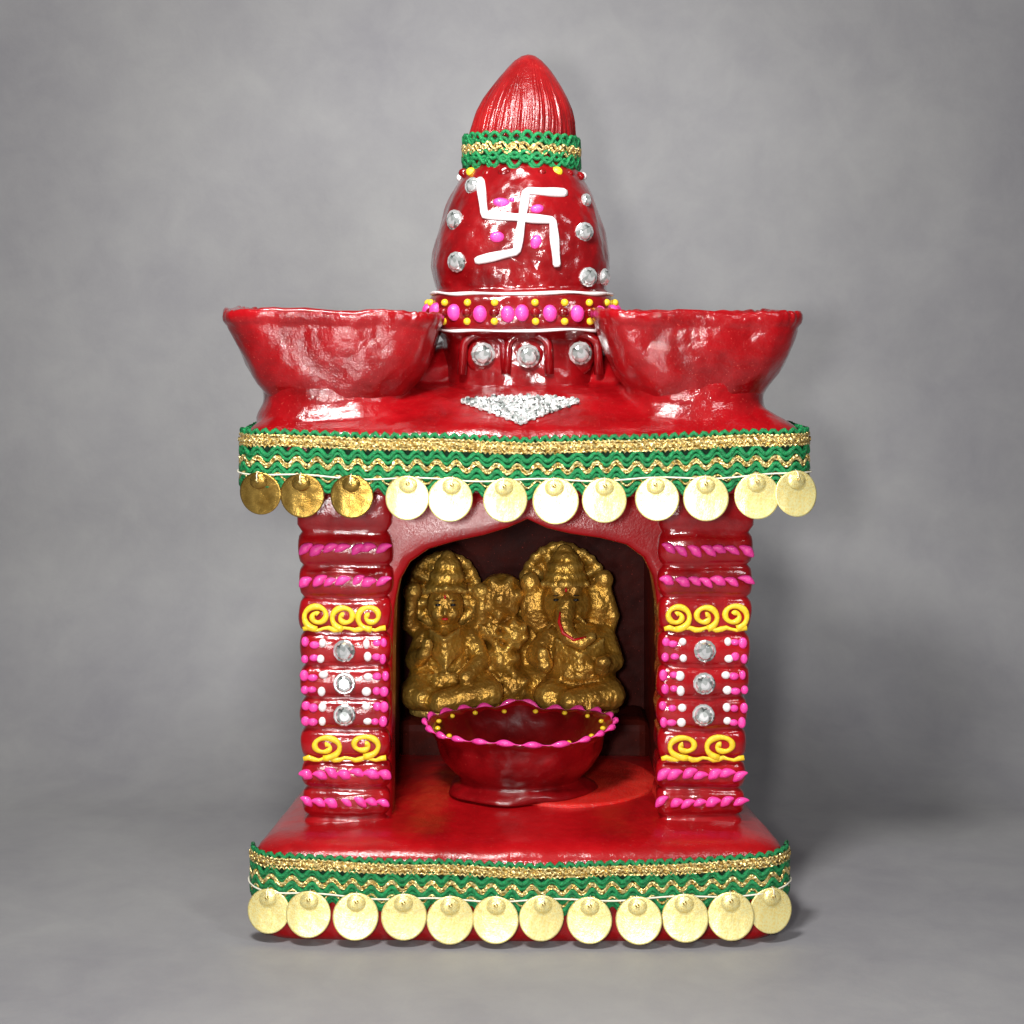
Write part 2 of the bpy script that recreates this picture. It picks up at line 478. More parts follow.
def path_y(path, x):
    fr = [p for p in path if p[3] < -0.05]
    return min(fr, key=lambda p: abs(p[0]-x))
def sequins(us, vs, path, parent, zs, tilts, dark=()):
    for i, (u, v, tl) in enumerate(zip(us, vs, tilts)):
        p = path_y(path, u*1.01)
        k = (DIST+p[1]-0.07)/DIST
        p = path_y(path, u*k)
        loc = Vector((p[0]+p[2]*0.05, p[1]+p[3]*0.075-0.01, zs+v))
        key = i in dark
        if key not in first:
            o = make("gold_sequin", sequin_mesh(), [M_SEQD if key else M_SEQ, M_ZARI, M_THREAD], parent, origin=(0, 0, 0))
            WL[o.name] = loc; o.location = loc - WL[parent.name]; first[key] = o
        else:
            o = first[key].copy(); o.parent = parent; o.location = loc - WL[parent.name]; COL.objects.link(o)
        if key: o["label"] = "gold sequin with a dark reflection put into its colour"
        yaw = math.atan2(p[2], -p[3])
        o.rotation_euler = (tl + random.uniform(-0.06, 0.06), random.uniform(-0.12, 0.12), yaw*0.6 + random.uniform(-0.12, 0.12))
        o.scale = (random.uniform(.96, 1.04),)*3
ru = [(-2.53), -2.10, -1.61, -1.05, -0.59, -0.10, 0.40, 0.95, 1.44, 1.96, 2.40, 2.80]
sequins(ru, [0, -.01, -.02, -.03, -.04, -.05, -.05, -.05, -.04, -.03, -.01, 0.01], roof_path, roof, 4.67,
        [0.15, 0.12, 0.1]+[-0.06]*9, dark=(0, 1, 2))
bu = [-2.41, -2.01, -1.52, -1.07, -0.63, -0.17, 0.29, 0.80, 1.28, 1.72, 2.23, 2.58]
sequins(bu, [0.01, 0.01, 0, 0, -.02, -.02, -.01, -.03, -.03, -.01, 0.0, 0.02], base_path, base, 0.51, [-0.12]*12)
for nm, path, z, sg, par, ym in (("sequin_thread", roof_path, 4.68, sagr, roof, 2.2), ("sequin_thread", base_path, 0.515, sagb, base, 0.42)):
    mb = MB(); pts, tot = resample(path, 0.05)
    pts = open_front(pts, tot, ym)
    mb.tube([(x+nx*0.075, y+ny*0.075, z+sg(x)+0.014*math.sin(s*5.3)) for x, y, nx, ny, s in pts], 0.009, 0, 5)
    make(nm, mb, [M_THREAD], par)

# front wall with cusped arch, inner side walls, back wall, ledge
WY = 0.86
def a_pt(px, py): return el((px-512)/100, (312-py)/100, WY)
arch_px = [(392, 842), (392, 800), (392, 750), (392, 700), (393, 650), (395, 605), (400, 580), (410, 562), (428, 549), (455, 541), (485, 535), (508, 528), (527, 519),
           (546, 528), (570, 534), (600, 538), (626, 545), (643, 558), (652, 576), (657, 605), (659, 650), (660, 700), (661, 750), (661, 800), (661, 842)]
op = [a_pt(*p) for p in arch_px]
WHW = 2.27
outer = []
n = len(op)
for i, (x, z) in enumerate(op):
    if i <= 5: outer.append((CX-WHW, z))
    elif i >= n-6: outer.append((CX+WHW, z))
    elif i == 6: outer.append((CX-WHW, 4.2))
    elif i == n-7: outer.append((CX+WHW, 4.2))
    else:
        t = (i-7)/(n-15); outer.append((CX-WHW+2*WHW*t, 4.5))
mb = MB()
F = lambda y, L: [(x, y, z) for x, z in L]
bl = lambda w: [(o[0]*w+i[0]*(1-w), o[1]*w+i[1]*(1-w)) for o, i in zip(outer, op)]
mb.quadgrid([F(WY+0.45, outer), F(WY, outer), F(WY-0.01, bl(0.5)), F(WY-0.03, bl(0.2)), F(WY-0.04, bl(0.08)), F(WY-0.03, bl(0.03)), F(WY, bl(0.008)),
             F(WY+0.05, op), F(WY+0.45, op)], 0, closed=False)
make("front_arch", mb, [M_ARCH], temple, wob=0.010)

def box(mb, x0, x1, y0, y1, z0, z1, mat=0):
    b = len(mb.v)
    for z in (z0, z1):
        for x, y in ((x0, y0), (x1, y0), (x1, y1), (x0, y1)): mb.v.append((x, y, z))
    for f in ((0, 3, 2, 1), (4, 5, 6, 7), (0, 1, 5, 4), (1, 2, 6, 5), (2, 3, 7, 6), (3, 0, 4, 7)):
        mb.f.append(tuple(b+i for i in f)); mb.m.append(mat)
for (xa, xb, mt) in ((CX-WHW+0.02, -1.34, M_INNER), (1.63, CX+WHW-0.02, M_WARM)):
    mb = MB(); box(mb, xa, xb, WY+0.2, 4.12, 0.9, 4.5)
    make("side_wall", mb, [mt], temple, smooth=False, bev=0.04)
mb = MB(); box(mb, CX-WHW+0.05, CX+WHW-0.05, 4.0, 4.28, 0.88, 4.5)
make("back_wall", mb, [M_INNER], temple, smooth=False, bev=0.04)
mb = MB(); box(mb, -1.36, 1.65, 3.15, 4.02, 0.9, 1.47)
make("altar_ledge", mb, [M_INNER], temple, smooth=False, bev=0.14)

# pillars
PY = 0.72
bounds_py = [816, 788, 760, 729, 698, 666, 633, 597, 566, 533]
bz = [el(0, (312-p)/100, PY)[1] for p in bounds_py]
def pillar_bulge(z):
    for a, b in zip(bz, bz[1:]):
        if a <= z <= b:
            t = (z-a)/(b-a); return 0.07*abs(math.sin(pi*t))**0.45
    return 0.0
gem_first = [None]
def gem_mesh():
    mb = MB(); n = 12
    def rg(r, y, h=0.0): return [(r*math.cos(2*pi*(k+h)/n), y, r*math.sin(2*pi*(k+h)/n)) for k in range(n)]
    rr = [rg(0.118, 0.01), rg(0.118, -0.02), rg(0.104, -0.03), rg(0.098, -0.03), rg(0.078, -0.058, .5), rg(0.05, -0.07)]
    for r in rr: mb.v.extend(r)
    for i in range(3):
        for j in range(n):
            k = (j+1) % n; mb.f.append((i*n+j, i*n+k, (i+1)*n+k, (i+1)*n+j)); mb.m.append(0)
    for j in range(n):
        k = (j+1) % n; A, B, C = 3*n, 4*n, 5*n
        mb.f.append((A+j, A+k, B+j)); mb.f.append((A+k, B+k, B+j)); mb.m += [0, 0]
        mb.f.append((B+j, B+k, C+k)); mb.f.append((B+j, C+k, C+j)); mb.m += [0, 0]
    mb.f.append(tuple(5*n+j for j in range(n))); mb.m.append(0)
    return mb
def gem(loc, parent, yaw=0.0, pitch=0.0, sc=1.0):
    loc = Vector(loc)
    if gem_first[0] is None:
        o = make("rhinestone", gem_mesh(), [M_GEM], parent, smooth=False, origin=(0, 0, 0)); gem_first[0] = o
        o.location = loc - WL[parent.name]
    else:
        o = gem_first[0].copy(); o.parent = parent; o.location = loc - WL[parent.name]; COL.objects.link(o)
    o.rotation_euler = (pitch+random.uniform(-.12, .12), random.uniform(-0.6, 0.6), yaw+random.uniform(-.12, .12)); o.scale = (sc,)*3

def spiral(cx, cz, R, turns, flip, y, start, wide=1.12):
    pts = []
    n = 34
    for i in range(n+1):
        t = i/n; a = start + flip*turns*2*pi*t; r = R*(1-0.84*t)
        pts.append((cx+r*wide*math.cos(a), y, cz+r*math.sin(a)))
    return pts

def pillar(ct, cb, side):
    mb = MB(); rings = []
    zt, zb_ = bz[-1], bz[0]
    zs = [0.93, 1.0]
    for a, b in zip(bz, bz[1:]):
        for q in range(8): zs.append(a+(b-a)*q/8)
    zs += [zt, zt+0.08, zt+0.2, zt+0.35, zt+0.5]
    def cxz(z): return cb+(ct-cb)*(z-zb_)/(zt-zb_)
    for z in zs:
        bu_ = pillar_bulge(z)
        if z > zt: bu_ = 0.06
        if z < zb_: bu_ = 0.05
        hw = 0.415 + 0.035*(z-zb_)/(zt-zb_) + bu_*0.7
        rings.append([(x, y, z) for x, y, _, _ in rrect(cxz(z), hw, PY-bu_+0.03, PY+0.62, 0.09, 0.0, 14, 5, 0.02)])
    mb.quadgrid(rings, 0, True, True, True)
    p = make("pillar", mb, [M_RED], temple, wob=0.022, wf=2.2)
    mid = [(a+b)/2 for a, b in zip(bz, bz[1:])]
    fy = PY-0.05
    mb = MB()
    for idx in (0, 1, 7, 8):
        z = mid[idx]; c = cxz(z)
        nn = 7
        tiltdir = (1 if idx > 4 else -1)*side
        for k in range(nn):
            x = c-0.40+0.80*k/(nn-1)+random.uniform(-.018, .018)
            an = math.radians(28+random.uniform(-14, 12)); d = Vector((tiltdir*math.cos(an), 0, math.sin(an)))
            c0 = Vector((x, fy-0.005, z+random.uniform(-.02, .016)))
            L = []; ln = random.uniform(.145, .185)
            for q in range(9):
                t = q/8
                L.append(c0+d*(t-0.5)*ln+Vector((0, 0.0, 0.022*math.sin(pi*t))))
            fat = random.uniform(.85, 1.2)
            mb.tube(L, [r*fat for r in (0.012, 0.03, 0.044, 0.050, 0.047, 0.038, 0.03, 0.02, 0.008)], 0, 8, flat=0.75)
    make("pink_rope_painting", mb, [M_PINK], p)
    mb = MB()
    for idx, cnt, fl in ((2, 2, -1), (6, 3, 1)):
        z = mid[idx]; c = cxz(z)
        for k in range(cnt):
            sp_, wd = (0.285, 1.12) if cnt == 3 else (0.40, 1.45)
            x = c+(k-(cnt-1)/2)*sp_+random.uniform(-.015, .015)
            R_ = 0.130+random.uniform(-.010, .008)
            pts = spiral(x, z+random.uniform(-.01, .01), R_, 1.5+random.uniform(-.15, .1), fl*side*-1, fy-0.012, -pi/2+random.uniform(-.2, .2), wd)
            mb.tube(pts, [0.032-0.007*i/len(pts)+0.005*math.sin(i*.8+k) for i in range(len(pts))], 0, 8, flat=0.6)
        mb.tube([(c-0.43+0.86*t/16, fy-0.010, z-0.135+0.014*math.sin(t*1.7)) for t in range(17)], [0.023+0.007*math.sin(t*1.3) for t in range(17)], 0, 8, flat=0.6)
    make("yellow_scroll_painting", mb, [M_YEL], p)
    mw = MB()
    for idx in (3, 4, 5):
        z = mid[idx]; c = cxz(z)
        gem((c, fy-0.012, z), p, sc=0.98)
        for sx in (-1, 1):
            for dz in (-0.078, 0.078):
                j = lambda: random.uniform(-.016, .016)
                q = lambda: random.uniform(.85, 1.2)
                mw.ball((c+sx*0.235+j(), fy, z+dz+j()), (0.044*q(), 0.026, 0.046*q()), 1, None, 10, 6)
                mw.ball((c+sx*0.325+j(), fy, z+dz*0.9+j()), (0.050*q(), 0.024, 0.040*q()), 0, None, 10, 6)
                mw.ball((c+sx*0.41+j(), fy+0.01, z+dz+j()), (0.042*q(), 0.024, 0.052*q()), 0, None, 10, 6)
    make("painted_dots", mw, [M_PINK, M_WHITE], p)
    return p
pillar(-1.745, -1.735, 1)
pillar(2.03, 1.965, -1)

# roof bowls : chunky hand-pinched lamps, rounded undersides, drooping uneven lips
def bowl(cx, cy, sx, seedv, droop, skew):
    prof = [(0.68, 5.28), (0.74, 5.36), (0.765, 5.42), (0.80, 5.48), (0.86, 5.56), (0.92, 5.65), (0.97, 5.75), (1.01, 5.85), (1.045, 5.95), (1.075, 6.04), (1.10, 6.11), (1.108, 6.145), (1.125, 6.17), (1.15, 6.205), (1.162, 6.25), (1.16, 6.29), (1.14, 6.315), (1.11, 6.315), (1.07, 6.28), (1.0, 6.12), (0.87, 5.95), (0.5, 5.8), (0.1, 5.76)]
    mb = MB(); rings = []; n = 220
    for i, (a, z) in enumerate(prof):
        rg = []
        for k in range(n):
            up = min(1, max(0, (z-5.4)/0.75))
            e = 2.7+2.0*up
            c, s_, X, Y = bowl_xy(k, n, e)
            x, y = bowl_pt(0, 0, sx, a, z, k, n, e)
            w = 1+0.022*up*noise.noise(Vector((c*3, s_*3, seedv+z)))
            front = max(0, -s_)**3
            press = 0.06*up*front*math.cos(c*2.2)
            lip = min(1, max(0, (z-6.13)/0.1))
            wl_ = lip*0.014*noise.noise(Vector((c*9, s_*9, seedv+4)))
            dz = up*(droop*X + 0.016*noise.noise(Vector((c*3, s_*3, seedv)))) + lip*0.020*noise.noise(Vector((c*14, s_*14, seedv)))
            rg.append((cx+skew*math.sin(pi*up)+x*(w+wl_), cy+y*(w+wl_)+press, z+dz))
        rings.append(rg)
    mb.quadgrid(rings, 0, True, False, True)
    return make("roof_bowl", mb, [M_ROOF], temple, wob=0.035, wf=1.7)
bowl(-1.86, 1.12, 0.985, 0.5, -0.025, 0.02)
bowl(1.925, 1.12, 0.94, 2.4, -0.012, 0.02)

# tower
TX, TY = 0.105, 2.02
tprof = [(0.93, 5.40, 3.2), (0.90, 5.55, 3.2), (0.88, 5.75, 3.2), (0.88, 6.0, 3.2), (0.93, 6.05, 3.0), (1.0, 6.10, 3.0), (1.03, 6.16, 3), (1.035, 6.3, 3), (1.02, 6.44, 3), (0.99, 6.50, 3.0),
         (0.95, 6.55, 2.9), (0.97, 6.66, 2.8), (0.98, 6.80, 2.8), (0.965, 6.95, 2.8), (0.94, 7.1, 2.8), (0.90, 7.27, 2.7), (0.85, 7.44, 2.6), (0.80, 7.58, 2.5), (0.74, 7.70, 2.3), (0.68, 7.80, 2.2), (0.635, 7.88, 2.1),
         (0.61, 7.96, 2.0), (0.60, 8.12, 2), (0.59, 8.24, 2), (0.585, 8.31, 2), (0.56, 8.43, 2), (0.515, 8.56, 2), (0.455, 8.69, 2), (0.385, 8.81, 2), (0.31, 8.93, 2), (0.235, 9.03, 2), (0.16, 9.11, 2), (0.085, 9.16, 2), (0.015, 9.18, 2)]
def tw(z):
    for (a, z0, e0), (b, z1, e1) in zip(tprof, tprof[1:]):
        if z0 <= z <= z1:
            t = (z-z0)/(z1-z0); return a+(b-a)*t, e0+(e1-e0)*t
    return tprof[-1][0], 2
def tfront(x, z):
    a, e = tw(z); d = min(0.999, abs((x-TX)/a))
    return TY - a*(1-d**e)**(1/e)
def tnormal_yaw(x, z):
    h = 0.02
    return math.atan2((tfront(x+h, z)-tfront(x-h, z)), 2*h)
mb = MB(); rings = []; n = 420
zs = []
for (a, z0, e0), (b, z1, e1) in zip(tprof, tprof[1:]):
    for q in range(3): zs.append(z0+(z1-z0)*q/3)
zs.append(9.18)
for z in zs:
    a, e = tw(z); rg = []
    lean = 0.075*max(0, z-8.1)
    for k in range(n):
        t = 2*pi*k/n; c, s_ = math.cos(t), math.sin(t)
        w = 1.0
        if z > 8.22:
            fd = max(0.25, min(1, (9.05-z)/0.5))
            w += fd*(0.032*noise.noise(Vector((c*15, s_*15, z*1.0)))+0.036*noise.noise(Vector((c*38, s_*38, z*1.8))))
        elif 6.55 < z < 7.8:
            en = math.sin(pi*(z-6.55)/1.25)
            w += 0.026*noise.noise(Vector((c*3, s_*3, z*3)))+0.007*math.cos(14*t)*en
            w += 0.030*max(0, -c)**2*math.exp(-((z-6.85)/0.25)**2)
        X = math.copysign(abs(c)**(2/e), c); Y = math.copysign(abs(s_)**(2/e), s_)
        rg.append((TX+lean+a*X*w, TY+a*Y*w, z))
    rings.append(rg)
mb.quadgrid(rings, lambda i: 1 if zs[min(i, len(zs)-1)] > 8.2 else 0, True, True, True)
tower = make("tower", mb, [M_TOWER, M_CONE], temple, wob=0.014, wf=2)

def txz(px, py, it=4):
    y = 1.1
    for _ in range(it):
        x, z = el((px-512)/100, (312-py)/100, y)
        y = tfront(min(max(x, TX-0.97*tw(z)[0]), TX+0.97*tw(z)[0]), z)
    return x, y, z

mb = MB()
for cxp in (483, 528, 578):
    x, y, z = txz(cxp, 352)
    yy = tfront(x, 5.8)
    pts = [(x+0.215*math.cos(pi*i/16), yy+0.01, z+0.05+0.15*math.sin(pi*i/16)) for i in range(17)]
    pts = [(x+0.23, yy, z-0.24)]+pts+[(x-0.23, yy, z-0.24)]
    mb.tube(pts, 0.05, 0, 8)
    mb.ball((x, yy+0.05, z-0.04), (0.19, 0.07, 0.22), 0)
make("niche_frame", mb, [M_TOWER], tower, wob=0.015)
for cxp, pyy in ((483, 354), (528, 356), (580, 353)):
    x, y, z = txz(cxp, pyy)
    gem((x, tfront(x, 5.8)-0.035, z), tower, 0, 0, 1.08)

def tower_loop(z, off, r, name, amp=0.006):
    mb = MB(); pts = []
    a, e = tw(z)
    for k in range(160):
        t = 2*pi*k/160; c, s_ = math.cos(t), math.sin(t)
        pts.append((TX+(a+off)*math.copysign(abs(c)**(2/e), c), TY+(a+off)*math.copysign(abs(s_)**(2/e), s_), z+amp*math.sin(9*t)+amp*math.sin(4*t)))
    mb.tube(pts, [r*(1+0.25*math.sin(k*0.37)) for k in range(160)], 0, 6, closed=True)
    return make(name, mb, [M_WHITE], tower)
tower_loop(6.50, 0.015, 0.018, "white_piping")
tower_loop(6.105, 0.02, 0.015, "white_piping")

mb = MB(); a, e = tw(6.3)
pts = []
for k in range(400):
    t = 2*pi*k/400-pi/2; c, s_ = math.cos(t), math.sin(t)
    pts.append((TX+a*math.copysign(abs(c)**(2/e), c), TY+a*math.copysign(abs(s_)**(2/e), s_), c, s_))
pp, tot = resample(pts, 0.147)
for i, (x, y, nx, ny, s) in enumerate(pp):
    if i % 2 == 0:
        mb.ball((x, y, 6.295+random.uniform(-.02, .02)), (0.078, 0.05, 0.092), 0, Matrix.Rotation(random.uniform(-.3, .3), 3, 'Y'), 12, 7)
    else:
        for dz in (-0.10, 0.0, 0.10):
            mb.ball((x+random.uniform(-.01, .01), y, 6.30+dz), (0.042, 0.035, 0.04) if dz else (0.06, 0.04, 0.05), 1 if dz else 2, None, 10, 6)
make("bead_band", mb, [M_PINK, M_YEL, M_TOWER], tower)

# swastika relief (auspicious mark) on the tower front
def polyline(ps, step=6):
    out = []
    for (a, b), (c, d) in zip(ps, ps[1:]):
        n_ = max(1, int(math.hypot(c-a, d-b)/step))
        for i in range(n_): out.append((a+(c-a)*i/n_, b+(d-b)*i/n_))
    out.append(ps[-1]); return out
mb = MB()
for ps in ([(480, 178), (484, 212), (485, 215), (551, 220), (553, 222), (557, 267)],
           [(567, 193), (529, 191), (526, 193), (517, 250), (515, 252), (475, 261)]):
    pts = []
    for q in polyline(ps, 3):
        x, y, z = txz(*q); pts.append((x, y-0.022, z))
    L = len(pts)
    mb.tube(pts, [0.047+0.005*math.sin(i*0.5) if 0 < i < L-1 else 0.030 for i in range(L)], 0, 10, flat=0.55)
make("swastika_emblem", mb, [M_WHITE], tower)
mb = MB()
for (px, py, rx, rz, an) in ((502, 203, .10, .055, 10), (537, 209, .075, .05, -10), (497, 237, .08, .06, 0), (536, 242, .06, .08, 20), (512, 200, .03, .03, 0)):
    x, y, z = txz(px, py)
    mb.ball((x, y, z), (rx, 0.03, rz), 0, Matrix.Rotation(math.radians(an), 3, 'Y'), 12, 6)
make("pink_petal_painting", mb, [M_PINK], tower)
for (px, py, sc) in ((473, 186, .8), (455, 220, .95), (457, 262, .95), (584, 232, 0.9), (588, 277, 0.9), (586, 200, .6), (604, 277, .8)):
    x, y, z = txz(px, py)
    x = min(max(x, TX-0.95*tw(z)[0]), TX+0.96*tw(z)[0]); y = tfront(x, z)
    gem((x, y-0.018, z), tower, tnormal_yaw(x, z)*0.8, 0, sc)

mb = MB(); a, e = tw(7.84)
for k in range(20):
    t = -pi/2+2*pi*k/20+random.uniform(-.04, .04)
    r = a+0.01; s_ = random.uniform(.8, 1.25)
    mb.ball((TX+r*math.cos(t), TY+r*math.sin(t), 7.82+random.uniform(-.025, .025)), (0.06*s_, 0.04, 0.05*s_), (0, 2, 1, 2, 2)[k % 5], None, 10, 6)
make("shoulder_dots", mb, [M_WHITE, M_YEL, M_TOWER], tower)
cpath = []
for k in range(120):
    t = -pi/2+2*pi*k/120
    cpath.append((TX+0.60*math.cos(t), TY+0.60*math.sin(t), math.cos(t), math.sin(t)))
lace("lace_trim", cpath, 8.235, 0.34, tower, lambda x: -0.03*x, 0.22, compact=True)

# silver stone ornament lying on the roof slope: dense inverted triangle
def roof_z(x, y):
    yy = y+0.10*(1-((x-RCX)/RHW)**2)*max(0, 1-(y-RY0)/1.2)-RY0
    L = [(r[0], r[1]) for r in RP[5:]]
    for (a, b), (c, d) in zip(L, L[1:]):
        if a <= yy <= c: z = b+(d-b)*(yy-a)/(c-a); break
    else: z = 5.54 if yy > 0 else 5.0
    return z
mb = MB(); ox = 0.085
NU, NV = 27, 13
def orn(u, v): return (ox+u*0.585, 0.40+v*0.25)
top = lambda u: 0.62+0.30*(1-abs(u)**2)
bot = lambda u: 0.50-1.55*(1-abs(u)**0.9)
for i in range(NU):
    u0 = -1+2*i/(NU-1)
    nv = max(1, int((top(u0)-bot(u0))/2*NV))
    for j in range(nv+1):
        v = bot(u0)+(top(u0)-bot(u0))*(j+(0.5 if i % 2 else 0))/(nv+0.5)
        x, y = orn(u0, v)
        x += random.uniform(-.006, .006); y += random.uniform(-.006, .006)
        r_ = random.uniform(.024, .034)
        R = Matrix.Rotation(random.uniform(0, 3), 3, 'Z') @ Matrix.Rotation(random.uniform(-.5, .5), 3, 'X')
        mb.ball((x, y, roof_z(x, y)+0.03+random.uniform(0, .012)), (r_, r_, r_), 0, R, 6, 4)
gr = []
for j in range(6):
    row_ = []
    for i in range(25):
        u = -1+2*i/24; v = bot(u)+(top(u)-bot(u))*j/5
        x, y = orn(u, v); row_.append((x, y, roof_z(x, y)+0.028))
    gr.append(row_)
mb.quadgrid(gr, 0, closed=False)
make("silver_stone_ornament", mb, [M_SILVER], roof, smooth=False)

# ------------------------------------------------------------------ central oil lamp
LX, LY = 0.09, 1.72
lamp = empty("oil_lamp", (LX, LY, 1.06))
lamp["label"] = "red clay oil lamp with scalloped pink rim inside the shrine"
lamp["category"] = "oil lamp"
prof = [(0.50, 1.05), (0.76, 1.055), (0.80, 1.08), (0.79, 1.11), (0.74, 1.145), (0.68, 1.175), (0.66, 1.20), (0.68, 1.235), (0.745, 1.285), (0.81, 1.35), (0.86, 1.42), (0.89, 1.49), (0.905, 1.56), (0.915, 1.63), (0.945, 1.69), (1.0, 1.74), (1.035, 1.768), (1.0, 1.775), (0.93, 1.74), (0.84, 1.62), (0.70, 1.46), (0.40, 1.36), (0.05, 1.34)]
NS = 22
def rimw(t, up):
    ph = 0.5*math.sin(3*t+1)
    return 1+up*(0.015*math.cos(NS*t+ph)+0.025*max(0, math.cos(2*t))**6), up*(0.012*math.cos(NS*t+ph)+0.10*max(0, math.cos(t-pi/2))**70 + 0.022*math.cos(2*t)+0.014*math.sin(3*t+.5))
mb = MB(); rings = []; n = 220
YS = 0.88
for i, (a, z) in enumerate(prof):
    rg = []; up = max(0, min(1, (z-1.45)/0.33)); fl = max(0, min(1, (z-1.2)/0.2))
    lob = 0.06*max(0, 1-(abs(z-1.08)/0.08))
    for k in range(n):
        t = 2*pi*k/n; w, dz = rimw(t, up)
        w += lob*math.cos(3*t+0.55)+lob*0.5*math.cos(7*t) + 0.012*fl*(1-up)*math.cos(11*t+0.5*math.sin(3*t+1))
        rg.append((LX+a*w*math.cos(t), LY+a*YS*w*math.sin(t), z+dz))
    rings.append(rg)
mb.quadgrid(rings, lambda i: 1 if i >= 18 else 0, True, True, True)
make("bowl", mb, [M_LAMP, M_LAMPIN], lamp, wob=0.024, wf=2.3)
mb = MB(); pts = []
for k in range(330):
    t = 2*pi*k/330; w, dz = rimw(t, 1)
    pts.append((LX+1.012*w*math.cos(t), LY+1.012*YS*w*math.sin(t), 1.768+dz))
mb.tube(pts, [0.020+0.016*max(-0.7, math.cos(NS*2*pi*k/330+0.5*math.sin(3*2*pi*k/330+1))) for k in range(330)], 0, 7, closed=True)
make("scalloped_rim", mb, [M_PINK], lamp, wob=0.024, wf=2.3)
mb = MB()
for k in range(16):
    t = 2*pi*(k+0.5)/16
    mb.ball((LX+0.92*math.cos(t), LY+0.92*YS*math.sin(t), 1.735+0.022*math.cos(2*t)), (0.032, 0.032, 0.025), 0)
make("yellow_dots", mb, [M_YEL], lamp)

# ------------------------------------------------------------------ gold deity pair
idol = empty("deity_figurine", (0.0, 3.55, 1.47))
idol["label"] = "gold painted pair of seated deities, one elephant headed"
idol["category"] = "figurine"
IY = 3.45
def g(px, py, dy=0.0):
    x, z = el((px-512)/100, (312-py)/100, IY+dy); return Vector((x, IY+dy, z))
mb = MB()
mb.ball(g(446, 655), (0.36, 0.26, 0.40)); mb.ball(g(446, 640, -0.08), (0.31, 0.2, 0.22))
mb.ball(g(445, 606, -0.05), (0.23, 0.21, 0.26))
mb.ball(g(445, 612, -0.25), (0.030, 0.05, 0.05))
mb.ball(g(438, 614, -0.2), (0.08, 0.06, 0.07)); mb.ball(g(452, 614, -0.2), (0.08, 0.06, 0.07))
mb.limb([g(446, 625), g(446, 636)], [0.15, 0.18])
mb.ball(g(447, 690, 0.0), (0.60, 0.42, 0.24))
mb.limb([g(472, 680, -.1), g(488, 693, -.35), g(440, 702, -.5)], [0.22, 0.19, 0.14])
mb.limb([g(425, 680, -.1), g(416, 695, -.3), g(455, 705, -.45)], [0.22, 0.19, 0.13])
mb.ball(g(422, 698, -.42), (0.14, 0.12, 0.12))
mb.limb([g(424, 638, -.05), g(414, 660, -.12), g(425, 653, -.38)], [0.14, 0.12, 0.08])
mb.ball(g(427, 645, -.42), (0.075, 0.04, 0.10))
mb.limb([g(470, 638, -.05), g(482, 660, -.15), g(466, 678, -.4)], [0.14, 0.12, 0.09])
mb.limb([g(424, 634, .05), g(409, 624, 0), g(412, 598, -.05)], [0.12, 0.10, 0.08])
mb.limb([g(468, 634, .05), g(482, 622, 0), g(482, 600, -.05)], [0.12, 0.10, 0.08])
mb.ball(g(412, 592, -.05), (0.12, 0.09, 0.12)); mb.ball(g(481, 592, -.05), (0.12, 0.09, 0.12))
for k in range(5):
    mb.limb([g(430, 630+k*5, -.22), g(445, 640+k*7, -.33), g(460, 630+k*5, -.22)], [0.028, 0.032, 0.028])
for k in range(9): mb.limb([g(424+k*6, 674, -.26-.05*math.sin(k*.4)), g(418+k*7, 704, -.46)], [0.03, 0.028])
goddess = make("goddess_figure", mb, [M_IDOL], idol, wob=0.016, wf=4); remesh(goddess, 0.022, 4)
mb = MB()
mb.ball(g(446, 587, -.04), (0.27, 0.23, 0.10)); mb.ball(g(447, 577, -.04), (0.23, 0.20, 0.14)); mb.ball(g(448, 566, -.04), (0.17, 0.15, 0.13)); mb.ball(g(448, 557, -.04), (0.09, 0.09, 0.09))
for k in range(7): mb.ball(g(428+k*6.2, 588+abs(3-k)*1.2, -.25+abs(3-k)*.03), 0.045)
c = make("crown", mb, [M_IDOL], goddess, wob=0.016, wf=4); remesh(c, 0.022, 4)
def halo(cx_, cy_, R, par, squash=1.1):
    mb = MB(); C = g(cx_, cy_, 0.2)
    for k in range(24):
        t = 2*pi*k/24
        mb.ball((C.x+R*math.cos(t), C.y, C.z+R*squash*math.sin(t)), (0.075, 0.08, 0.075), 0, None, 8, 6)
    for k in range(12):
        t = 2*pi*k/12
        mb.ball((C.x+R*.72*math.cos(t), C.y-.0, C.z+R*.72*squash*math.sin(t)), (0.07, 0.10, R*0.24), 0, Matrix.Rotation(-t+pi/2, 3, 'Y'), 8, 6)
    mb.ball((C.x, C.y+0.05, C.z), (R, 0.09, R*squash), 0, None, 32, 12)
    o = make("halo", mb, [M_IDOL], par, wob=0.035, wf=3); remesh(o, 0.026, 5)
halo(444, 590, 0.40, goddess, 1.05)
def face(par, eyes, lip, mark):
    mb = MB()
    for e_ in eyes: mb.ball(e_, (0.036, 0.02, 0.017), 0)
    for e_ in eyes: mb.ball(e_+Vector((0, 0, .052)), (0.042, 0.015, 0.006), 0)
    if lip is not None: mb.ball(lip, (0.042, 0.02, 0.016), 1)
    mb.ball(mark, (0.016, 0.02, 0.028), 1)
    make("painted_face", mb, [M_EYE, M_LIP], par)
face(goddess, [g(438, 605, -.25), g(453, 605, -.25)], g(445, 619, -.265), g(445, 597, -.25))
mb = MB()
mb.ball(g(580, 655), (0.48, 0.36, 0.44)); mb.ball(g(582, 667, -.1), (0.42, 0.36, 0.32))
mb.ball(g(566, 602, -.05), (0.31, 0.27, 0.30))
mb.ball(g(559, 590, -.2), (0.11, 0.10, 0.11)); mb.ball(g(574, 590, -.2), (0.11, 0.10, 0.11))
